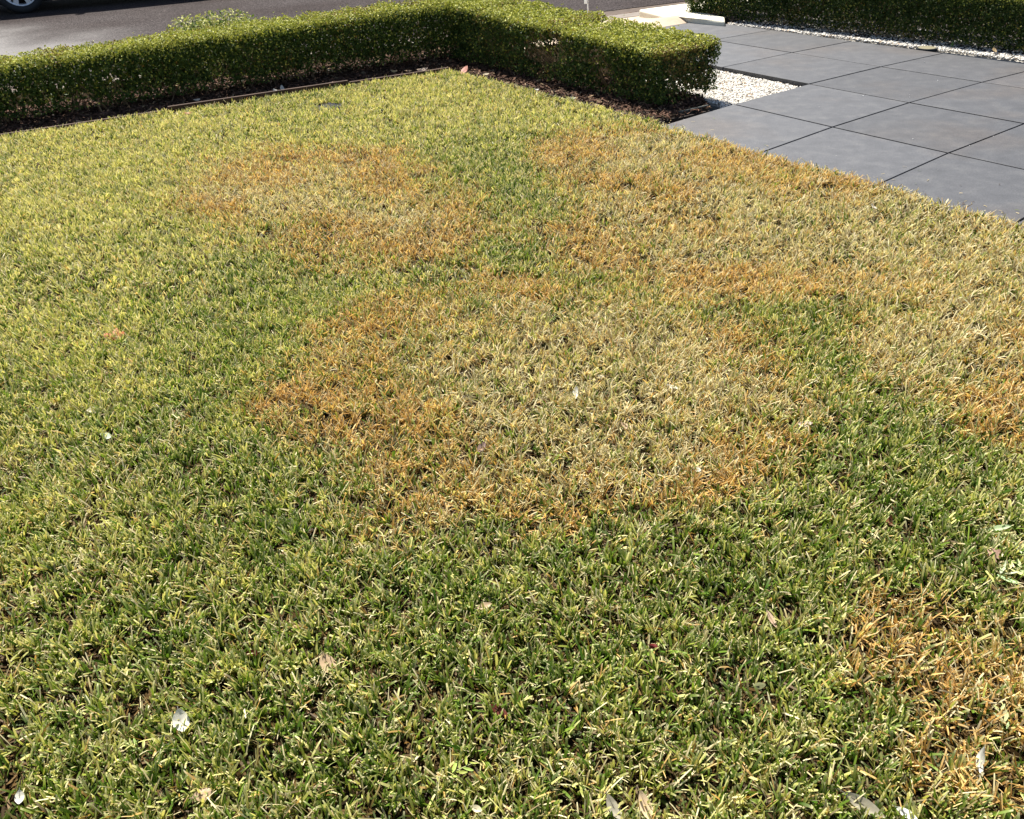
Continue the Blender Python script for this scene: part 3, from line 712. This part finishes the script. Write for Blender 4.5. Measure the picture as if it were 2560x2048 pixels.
nn = np.stack([np.cos(th_) * np.sin(ph), np.sin(th_) * np.sin(ph), np.cos(ph)], 1)
P = nn * rr[:, None] * np.array([0.74, 0.45, 0.50]) * (1 + .18 * (Noise3(900, .15)(nn) - .5))[:, None]
c1 = np.array([0.15, 0.22, 0.05]); c2 = np.array([0.54, 0.54, 0.20]); u = (rng.random((n, 1)) < .6)
cc = np.where(u, c2, c1) * rng.uniform(.6, 1.15, (n, 1))
Rz = np.array([[math.cos(R(20)), -math.sin(R(20)), 0], [math.sin(R(20)), math.cos(R(20)), 0], [0, 0, 1]])
v, f, k = leaf_quads(P @ Rz.T, nn @ Rz.T, rng.uniform(.028, .048, n), .5, cc, .7)
link('foliage', mesh_np('foliage', v, f, k), M['leaf'], sh)['kind'] = 'stuff'
V = []; F = []; K = []
for i in range(40):
    a = rng.uniform(0, 6.28); q = np.array([math.cos(a) * .4, math.sin(a) * .28, rng.uniform(.2, .38)])
    v, f = tube_arrays([(0.05 * math.cos(a), .05 * math.sin(a), 0), tuple(q * .55), tuple(q)], [.006, .004, .002]); b0 = len(V); V += v; F += [tuple(x + b0 for x in y) for y in f]; K += [np.array([.2, .14, .09])] * len(v)
link('branches', mesh_np('branches', np.array(V), np.array(F), np.array(K)), M['twig'], sh)['kind'] = 'stuff'

# ------------------------------------------------------------------ stake with its white tag
st = empty('marker_stake', (1.10, 9.95, -0.02)); st.rotation_euler = (0, R(-1.5), 0)
M['white'] = plant('white_plastic', 0.5, 0.45, 0.3, (1, 1, 1))
for n_ in M['white'].node_tree.nodes:
    if n_.type == 'VERTEX_COLOR':
        for l_ in list(n_.outputs[0].links): l_.to_socket.default_value = (.85, .85, .83, 1); M['white'].node_tree.links.remove(l_)
bm = bmesh.new(); bmesh.ops.create_cone(bm, cap_ends=True, segments=10, radius1=.0075, radius2=.0075, depth=.9, matrix=Matrix.Translation((0, 0, .45)))
bm_to('post', bm, M['white'], st)
bm = bmesh.new(); bmesh.ops.create_cube(bm, size=1, matrix=Matrix.Translation((-.018, 0, .31)) @ Matrix.Diagonal((.042, .004, .16, 1)))
bmesh.ops.bevel(bm, geom=bm.edges[:], offset=.0015, segments=1, affect='EDGES')
bm_to('tag_plate', bm, M['white'], st)
tag(st, 'thin white stake with a small white plate standing near the kerb', 'stake')

# ------------------------------------------------------------------ parked car
M['paint'] = plain('black_car_paint', (0.010, 0.011, 0.014), .22, 0, .6, 1.0)
M['tyre'] = plain('tyre_rubber', (0.018, 0.019, 0.022), .75)
M['alloy'] = plain('alloy_rim', (0.80, 0.80, 0.82), .45, .25)
M['chrome'] = plain('bright_trim', (0.6, 0.61, 0.63), .2, .9)
M['glass'] = plain('dark_car_glass', (0.01, 0.012, 0.014), .05, 0, .8)
M['under'] = plain('dark_underbody', (0.008, 0.008, 0.009), .9)
M['lamp'] = plain('clear_headlight', (0.6, 0.62, 0.64), .1, .3)
M['red'] = plain('red_tail_light', (0.35, 0.02, 0.02), .2)
wpos = at(65, 34, ZR)
car = empty('parked_car', (0, 0, 0), R(22))
tag(car, 'black car with silver alloy wheel and bright sill trim parked across the street', 'car')
# local x along the street; near side at y = 0, body extends to y = +1.75; left wheel at x = 0
car.location = (wpos[0], wpos[1], ZR); car.scale = (1.08, 1.08, 1.08)
WR, WB, CW = 0.345, 2.68, 1.78
prof = [(-0.82, .30), (-.86, .52), (-.80, .72), (-.60, .82), (-.05, .92), (.60, .98), (3.0, .99), (3.42, .93), (3.50, .75), (3.52, .45), (3.46, .26)]
arch = lambda cx: [(cx + (WR + .055) * math.cos(a), .345 + (WR + .055) * math.sin(a)) for a in np.linspace(0.0 - .22, math.pi + .22, 13)]
low = [(3.46, .24)] + arch(WB) + arch(0.0) + [(-.82, .24)]
side = prof[:-1] + low
def side_y(z): return -.02 + .05 * max(0, (z - .55)) ** 2 * 4 + .035 * max(0, .35 - z) * 4
bm = bmesh.new()
nearv = [bm.verts.new((x, side_y(z), z)) for x, z in side]; farv = [bm.verts.new((x, CW - side_y(z), z)) for x, z in side]
bm.faces.new(nearv); bm.faces.new(farv[::-1])
for i in range(len(side)):
    j = (i + 1) % len(side); bm.faces.new((nearv[i], farv[i], farv[j], nearv[j]))
bmesh.ops.triangulate(bm, faces=[fc for fc in bm.faces if len(fc.verts) > 4])
bmesh.ops.recalc_face_normals(bm, faces=bm.faces[:])
bm_to('body', bm, M['paint'], car)
cab = [(.25, .97, .05), (.95, 1.40, .20), (1.25, 1.47, .24), (2.35, 1.46, .24), (3.05, 1.20, .16), (3.30, .97, .06)]
bm = bmesh.new(); a_ = [bm.verts.new((x, y, z)) for x, z, y in cab]; b_ = [bm.verts.new((x, CW - y, z)) for x, z, y in cab]
bm.faces.new(a_); bm.faces.new(b_[::-1])
for i in range(5): bm.faces.new((a_[i], b_[i], b_[i + 1], a_[i + 1]))
bmesh.ops.recalc_face_normals(bm, faces=bm.faces[:]); bmesh.ops.bevel(bm, geom=bm.edges[:], offset=.03, segments=2, affect='EDGES')
bm_to('roof', bm, M['paint'], car)
for nm, q in (('window', [(.62, 1.0, .062), (1.02, 1.33, .165), (1.62, 1.36, .185), (1.62, 1.0, .062)]), ('window', [(1.70, 1.0, .062), (1.70, 1.36, .185), (2.35, 1.35, .185), (2.85, 1.16, .12), (2.95, 1.0, .062)])):
    for s in (0, 1):
        bm = bmesh.new(); vs = [bm.verts.new((x, (y - .004) if s == 0 else CW - y + .004, z)) for x, z, y in q]; fc = bm.faces.new(vs)
        r_ = bmesh.ops.extrude_face_region(bm, geom=[fc])
        for vv in r_['geom']:
            if isinstance(vv, bmesh.types.BMVert): vv.co.y += -.006 if s == 0 else .006
        bmesh.ops.recalc_face_normals(bm, faces=bm.faces[:]); bm_to(nm, bm, M['glass'], car)
def box(name, c, d, mt, bev=.005, parent=None):
    bm = bmesh.new(); bmesh.ops.create_cube(bm, size=1, matrix=Matrix.Translation(c) @ Matrix.Diagonal((*d, 1)))
    if bev: bmesh.ops.bevel(bm, geom=bm.edges[:], offset=bev, segments=2, affect='EDGES')
    return bm_to(name, bm, mt, parent)
box('underbody', (1.33, CW / 2, .26), (3.0, CW - .5, .14), M['under'], .02, car)
box('sill_trim', (1.34, -.022, .168), (1.90, .03, .020), M['chrome'], .006, car)
box('sill', (1.34, .03, .205), (1.93, .10, .10), M['paint'], .02, car)
for y in (.28, CW - .28):
    box('headlight', (-.81, y, .62), (.10, .34, .12), M['lamp'], .03, car); box('tail_light', (3.49, y, .74), (.08, .30, .14), M['red'], .03, car)
box('mirror', (.78, -.09, 1.0), (.12, .16, .12), M['paint'], .035, car); box('mirror', (.78, CW + .09, 1.0), (.12, .16, .12), M['paint'], .035, car)
for x in (1.50, 2.42): box('door_handle', (x, .0, .82), (.17, .03, .03), M['chrome'], .008, car)
def lathe(bm, prof_, seg=40, cy=0):
    rings = []
    for r_, y in prof_: rings.append([bm.verts.new((r_ * math.cos(2 * math.pi * k / seg), y, r_ * math.sin(2 * math.pi * k / seg))) for k in range(seg)])
    for a in range(len(rings) - 1):
        for k in range(seg): bm.faces.new((rings[a][k], rings[a][(k + 1) % seg], rings[a + 1][(k + 1) % seg], rings[a + 1][k]))
def make_wheel(x, y, flip):
    wt = empty('wheel', (x, y, WR), math.pi if flip else 0); wt.parent = car
    bm = bmesh.new(); lathe(bm, [(.248, .02), (.262, -.004), (.30, -.008), (.332, .006), (.345, .03), (.345, .17), (.33, .20), (.25, .205), (.248, .02)], 48)
    bmesh.ops.recalc_face_normals(bm, faces=bm.faces[:]); bm_to('tyre', bm, M['tyre'], wt, smooth=True)
    bm = bmesh.new(); lathe(bm, [(.250, .02), (.246, .004), (.232, .010), (.225, .05), (.222, .17)], 48)
    lathe(bm, [(.058, .022), (.052, .008), (.02, .004), (.001, .004)], 24)
    for k in range(5):
        an = 2 * math.pi * k / 5 - math.pi / 2 + math.pi / 5
        for sgn in (-1, 1):
            a1 = an + sgn * .24; ca, sa = math.cos(a1), math.sin(a1); c0, s0 = math.cos(an), math.sin(an)
            px_, pz_ = -math.sin(a1), math.cos(a1)
            vs = []
            for (r_, hw_, yy) in ((.045, .020, .012), (.235, .036, .016)):
                bx_, bz_ = (c0 * r_, s0 * r_) if r_ < .1 else (ca * r_, sa * r_)
                for s2 in (-1, 1):
                    for y2 in (yy, yy + .03): vs.append(bm.verts.new((bx_ + px_ * hw_ * s2, y2, bz_ + pz_ * hw_ * s2)))
            for fc in ((0, 1, 3, 2), (4, 6, 7, 5), (0, 2, 6, 4), (1, 5, 7, 3), (0, 4, 5, 1), (2, 3, 7, 6)): bm.faces.new([vs[i] for i in fc])
    bmesh.ops.recalc_face_normals(bm, faces=bm.faces[:]); bm_to('rim', bm, M['alloy'], wt)
    bm = bmesh.new(); bmesh.ops.create_cone(bm, cap_ends=True, segments=32, radius1=.15, radius2=.15, depth=.02, matrix=Matrix.Translation((0, .09, 0)) @ Matrix.Rotation(math.pi / 2, 4, 'X'))
    bm_to('brake_disc', bm, M['under'], wt)
for x in (0, WB): make_wheel(x, -.0, False); make_wheel(x, CW, True)
box('wheel_well', (0.02, .45, .42), (.78, .5, .60), M['under'], .02, car); box('wheel_well', (WB, .45, .42), (.78, .5, .60), M['under'], .02, car)

# ------------------------------------------------------------------ small things
lc = at(825, 276)
lid = empty('valve_lid', (lc[0], lc[1], 0.025)); tag(lid, 'small dark grey in ground lid half covered by the lawn near the timber edging', 'lid')
M['lid'] = plain('grey_plastic_lid', (0.04, 0.043, 0.047), .95, 0, .05)
bm = bmesh.new(); bmesh.ops.create_cone(bm, cap_ends=True, segments=32, radius1=.112, radius2=.108, depth=.012); bm_to('cover', bm, M['lid'], lid)
bm = bmesh.new(); bmesh.ops.create_cone(bm, cap_ends=True, segments=32, radius1=.126, radius2=.126, depth=.010, matrix=Matrix.Translation((0, 0, -.004))); bm_to('rim', bm, M['plastic'], lid)
lc = at(2317, 121)
gl = empty('drain_lid', (lc[0], lc[1], -0.004)); tag(gl, 'round tan lid lying in the white pebble strip by the dark hedge', 'lid')
M['tan'] = plain('tan_lid', (0.17, 0.15, 0.09), .8)
bm = bmesh.new(); bmesh.ops.create_cone(bm, cap_ends=True, segments=32, radius1=.078, radius2=.072, depth=.018, matrix=Matrix.Translation((0, 0, .002))); bm_to('cover', bm, M['tan'], gl)
bm = bmesh.new(); lathe_p = [(.088, -.012), (.088, .010), (.079, .012), (.079, -.012)]
rings = [[bm.verts.new((r_ * math.cos(2 * math.pi * k / 32), r_ * math.sin(2 * math.pi * k / 32), z)) for k in range(32)] for r_, z in lathe_p]
for a in range(3):
    for k in range(32): bm.faces.new((rings[a][k], rings[a][(k + 1) % 32], rings[a + 1][(k + 1) % 32], rings[a + 1][k]))
bm_to('rim', bm, M['lid'], gl)

TAN = (0.50, 0.36, 0.22); CREAM = (0.66, 0.60, 0.40); WHITE = (0.72, 0.70, 0.60); RED = (0.12, 0.022, 0.012); ORB = (0.46, 0.17, 0.06); GRY = (0.36, 0.33, 0.25); PINK = (0.66, 0.42, 0.32); OLIVE = (0.24, 0.25, 0.12); MAUVE = (0.25, 0.17, 0.14); BRN = (0.24, 0.13, 0.07)
# (u, v, length in photo px, angle deg, width ratio, colour, lobes, z, label)
LV = [
 (288, 840, 58, 10, .75, ORB, 2, .040, 'crumpled orange brown leaf alone on the green left side of the lawn'),
 (240, 1025, 46, 8, .45, CREAM, 0, .040, 'cream leaf below the orange brown leaf on the left of the lawn'),
 (268, 1090, 44, -25, .4, (0.62, 0.70, 0.56), 0, .040, 'pale grey green leaf just below the cream leaf at left'),
 (508, 1985, 58, 20, .55, (0.62, 0.45, 0.30), 0, .040, 'tan leaf with a dark midrib at the bottom left of the lawn'),
 (452, 1805, 50, -65, .62, WHITE, 0, .042, 'bright white oval petal in the lower left grass'),
 (48, 1993, 28, -75, .6, WHITE, 0, .040, 'small white petal in the bottom left corner'),
 (820, 1661, 52, -55, .6, TAN, 0, .042, 'upright curled tan leaf in the green grass below the big dead patch'),
 (1210, 1515, 46, 25, .4, (0.68, 0.50, 0.33), 0, .042, 'tan leaf near the centre of the lower lawn'),
 (632, 1632, 42, 5, .4, RED, 0, .034, 'dark red brown leaf beside the upright tan leaf'),
 (1248, 1776, 44, -35, .35, RED, 0, .034, 'long dark red leaf sunk in the grass at lower centre'),
 (1636, 1616, 30, -20, .5, (0.16, 0.012, 0.012), 0, .034, 'small deep red leaf right of lower centre'),
 (1535, 2020, 56, -60, .45, GRY, 0, .042, 'grey green leaf at the bottom edge beside a long tan leaf'),
 (1618, 2022, 72, -65, .38, (0.74, 0.56, 0.36), 0, .042, 'long tan leaf at the bottom edge right of centre'),
 (1898, 1714, 40, 12, .45, OLIVE, 0, .040, 'curled olive leaf between green grass and the orange corner patch'),
 (2160, 2012, 84, -38, .3, GRY, 0, .044, 'long grey leaf near the bottom right'),
 (2268, 2034, 44, -45, .35, (0.78, 0.78, 0.76), 0, .044, 'pale grey leaf cut by the bottom edge at right'),
 (2452, 1902, 58, 62, .28, WHITE, 0, .044, 'slender white leaf lying in the orange corner patch'),
 (2012, 1060, 42, -8, .4, (0.80, 0.66, 0.55), 0, .040, 'pale pink leaf on the edge of the straw patch at right'),
 (1926, 1096, 34, -60, .45, CREAM, 0, .040, 'short cream leaf left of the pale pink leaf'),
 (2225, 1302, 26, 70, .55, (0.20, 0.07, 0.03), 0, .038, 'small dark brown leaf in the deep green strip at right'),
 (2484, 1386, 50, 30, .6, PINK, 3, .044, 'pinkish lobed leaf beside the pale weed at the right edge'),
 (1438, 984, 34, 78, .32, WHITE, 0, .042, 'slender white leaf standing in the big straw patch'),
 (2275, 652, 26, -15, .4, (0.84, 0.78, 0.66), 0, .038, 'pale leaf on the straw patch near the right paving edge'),
 (2184, 518, 18, -70, .5, WHITE, 0, .038, 'tiny white leaf near the paving edge'),
 (1476, 1180, 24, -10, .5, (0.16, 0.05, 0.03), 0, .034, 'small red brown leaf inside the big straw patch'),
 (1204, 1118, 28, 55, .5, MAUVE, 0, .038, 'mauve brown leaf left of the middle of the straw patch'),
 (806, 1966, 46, 5, .4, TAN, 0, .038, 'tan leaf half sunk in grass at the bottom left of centre'),
 (1192, 2022, 36, -25, .5, CREAM, 0, .042, 'cream leaf with a dark hole at the bottom centre'),
 (1928, 1548, 40, -70, .35, (0.60, 0.44, 0.32), 0, .040, 'narrow tan leaf above the curled olive leaf'),
 (1568, 1065, 30, -40, .4, TAN, 0, .040, 'light brown leaf in the upper part of the straw patch'),
 (1745, 1174, 18, -50, .5, WHITE, 0, .042, 'tiny white petal at the right side of the straw patch'),
 (1503, 940, 22, -30, .45, CREAM, 0, .042, 'small cream leaf at the top of the straw patch'),
 (1682, 968, 28, -45, .3, WHITE, 0, .042, 'narrow white leaf at the upper right of the straw patch'),
 (1160, 176, 34, 60, .35, (0.55, 0.22, 0.16), 0, .055, 'upright reddish leaf in the bed at the hedge corner'),
 (1055, 173, 30, 35, .35, (0.62, 0.48, 0.36), 0, .040, 'light brown leaf in the mulch left of the hedge corner'),
 (1020, 178, 26, 20, .35, (0.50, 0.34, 0.20), 0, .036, 'brown leaf in the mulch beside the light brown leaf'),
 (985, 178, 24, -12, .4, (0.55, 0.42, 0.22), 0, .036, 'yellowish leaf in the mulch behind the timber edging'),
 (692, 230, 24, -50, .45, WHITE, 0, .036, 'white leaf in the mulch above the brown timber edging'),
 (706, 222, 20, -70, .45, WHITE, 0, .036, 'smaller white leaf next to the white leaf in the mulch'),
 (645, 237, 16, 10, .5, CREAM, 0, .036, 'cream leaf scrap in the mulch left of the white leaves'),
 (773, 222, 26, 10, .3, (0.70, 0.68, 0.48), 0, .036, 'pale folded leaf in the mulch right of the white leaves'),
 (830, 206, 16, -20, .5, PINK, 0, .036, 'pinkish leaf scrap in the mulch at the hedge foot'),
 (224, 313, 18, 30, .4, WHITE, 0, .036, 'white leaf in the mulch at the far left bed'),
 (325, 290, 22, -30, .35, (0.42, 0.48, 0.24), 0, .036, 'greenish leaf in the mulch at left'),
 (95, 338, 26, 5, .3, CREAM, 0, .040, 'cream leaf on the timber edging at the far left'),
 (492, 250, 18, 50, .45, (0.74, 0.64, 0.5), 0, .036, 'tan leaf scrap at the hedge foot in the left bed'),
 (470, 283, 26, 5, .35, (0.42, 0.20, 0.08), 0, .052, 'brown leaf resting on the timber edging'),
 (1630, 304, 28, 12, .4, (0.26, 0.12, 0.07), 0, .036, 'dark brown leaf in the bed corner beside the paving'),
 (1300, 224, 16, 0, .35, WHITE, 0, .036, 'white scrap of leaf in the bed of the short hedge'),
 (1342, 224, 14, 0, .45, (0.7, 0.7, 0.68), 0, .036, 'grey white scrap of leaf in the short hedge bed'),
 (1490, 262, 18, 10, .45, (0.45, 0.34, 0.24), 0, .036, 'brown leaf in the short hedge bed near its end'),
 (1215, 186, 22, 15, .4, (0.55, 0.46, 0.30), 0, .036, 'tan leaf right of the reddish leaf in the corner bed'),
 (1430, 245, 30, -12, .3, (0.24, 0.26, 0.14), 0, .036, 'olive leaf lying in the short hedge bed'),
 (2486, 126, 18, 80, .55, (0.40, 0.30, 0.17), 0, .030, 'upright dry leaf against the foot of the dark hedge'),
]
for k, (u, v, lpx, ang, asp, col, lob, z, lab) in enumerate(LV):
    z += 0.007 if v > 400 else 0.0
    inlawn = v > 340 or u > 1700 and v > 400
    p = at(u, v, z); L = lpx / px_per_m(p)
    flat = 0.62 if v > 400 else 0.45
    L *= .86 if abs(math.sin(R(ang))) < .5 else 1.2
    if v < 400: L *= .9
    me = leaf_mesh('fallen_leaf', L, L * asp * 1.1, col, curl=rng.uniform(.1, .45), fold=rng.uniform(-.3, .35), n=11, seed=k, lobes=lob, jag=.03)
    o = link('fallen_leaf', me, M['dryleaf']); o.location = (p[0], p[1], z - .001)
    # lie in the grass tipped a little towards the light, long axis turned as seen
    o.rotation_euler = (R(25 + rng.uniform(-12, 14)) if v > 400 else R(20), rng.uniform(-.15, .15), R(ang))
    if abs(ang) > 50: o.rotation_euler = (0.25 * (1 if ang > 0 else -1), -R(22) * (1 if ang > 0 else -1), R(ang))
    tag(o, lab, 'leaf', 'dry leaves scattered on the lawn and beds')
    sv, sf = tube_arrays([(-L * .68, 0, .001 + L * .1), (-L * .48, 0, L * .06), (0, 0, .0008)], [.0007, .0009, .0005], 5)
    link('leaf_stem', mesh_np('leaf_stem', np.array(sv), np.array(sf), np.repeat(np.array([np.array(col) * .5]), len(sv), 0)), M['dryleaf'], o)

# pale weeds growing in the lawn
def weed(u, v, span, nl, lab, col=(0.62, 0.66, 0.36), ratio=.28, seed=0, z=.046):
    p = at(u, v, z); Rr = span / px_per_m(p) / 2; r = random.Random(seed)
    e = empty('weed', (p[0], p[1], z - .012)); tag(e, lab, 'weed', 'pale weeds in the lawn')
    for i in range(nl):
        a = 2 * math.pi * i / nl + r.uniform(-.25, .25); l = Rr * r.uniform(.7, 1.1)
        me = leaf_mesh('leaf', l, l * ratio * r.uniform(.9, 1.3), col, curl=.15, fold=.25, n=6, seed=seed * 31 + i, jag=.15)
        o = link('leaf', me, M['dryleaf'], e); o.location = (math.cos(a) * l * .55, math.sin(a) * l * .55, .012 + .004 * r.random()); o.rotation_euler = (r.uniform(-.3, .3), r.uniform(-.5, -.1), a)
    sv, sf = tube_arrays([(0, 0, -.012), (0.001, 0, 0.004), (0, .001, .014)], [.0018, .0016, .001], 6)
    link('stem', mesh_np('stem', np.array(sv), np.array(sf), np.repeat(np.array([[.35, .42, .18]]), len(sv), 0)), M['dryleaf'], e)
def sprig(u, v, span, nl, lab, ang, seed, col):
    p = at(u, v, .044); Ls = span / px_per_m(p); r = random.Random(seed)
    e = empty('weed', (p[0], p[1], .036), R(ang)); tag(e, lab, 'weed', 'pale weeds in the lawn')
    sv, sf = tube_arrays([(-Ls * .5, 0, -.01), (-Ls * .1, .004, .012), (Ls * .5, 0, .012)], [.0016, .0013, .0007], 6)
    link('stem', mesh_np('stem', np.array(sv), np.array(sf), np.repeat(np.array([[.42, .46, .2]]), len(sv), 0)), M['dryleaf'], e)
    for i in range(nl):
        t = -0.4 + .9 * i / nl; l = Ls * r.uniform(.28, .42) * (1 - .4 * t); sd_ = 1 if i % 2 else -1; a = sd_ * r.uniform(.5, 1.1)
        me = leaf_mesh('leaf', l, l * r.uniform(.2, .3), tuple(c * r.uniform(.75, 1.1) for c in col), curl=r.uniform(-.1, .3), fold=.3, n=8, seed=seed * 31 + i, jag=.08)
        o = link('leaf', me, M['dryleaf'], e); o.location = (Ls * t + math.cos(a) * l * .5, math.sin(a) * l * .5, .012 + r.uniform(-.004, .006)); o.rotation_euler = (r.uniform(-.5, .5), r.uniform(-.4, .2), a)
sprig(2506, 1345, 120, 11, 'feathery pale weed above the pinkish lobed leaf at the right edge', -55, 1, (.58, .60, .30))
sprig(2528, 1430, 110, 10, 'pale weed with broad pointed leaves at the right edge below the pinkish leaf', 15, 2, (.60, .62, .34))
sprig(1150, 1930, 74, 7, 'yellow green weed at the bottom centre of the lawn', 30, 3, (.36, .46, .10))
sprig(340, 1868, 60, 6, 'yellow green weed below the bright white petal', 160, 5, (.40, .46, .14))
sprig(2505, 1800, 70, 8, 'greenish white weed at the right edge of the orange corner patch', 80, 7, (.44, .50, .24))
# green sprout at the foot of the dark hedge
p = at(2378, 118)
e = empty('sprout', (p[0], p[1], -0.01)); tag(e, 'little green sprout in the pebble strip at the dark hedge foot', 'plant')
for i in range(4):
    me = leaf_mesh('leaf', .06, .014, (.12, .22, .06), n=5, seed=i); o = link('leaf', me, M['dryleaf'], e); o.location = (rng.uniform(-.01, .01), rng.uniform(-.01, .01), .03); o.rotation_euler = (0, -R(65), i * 1.6)
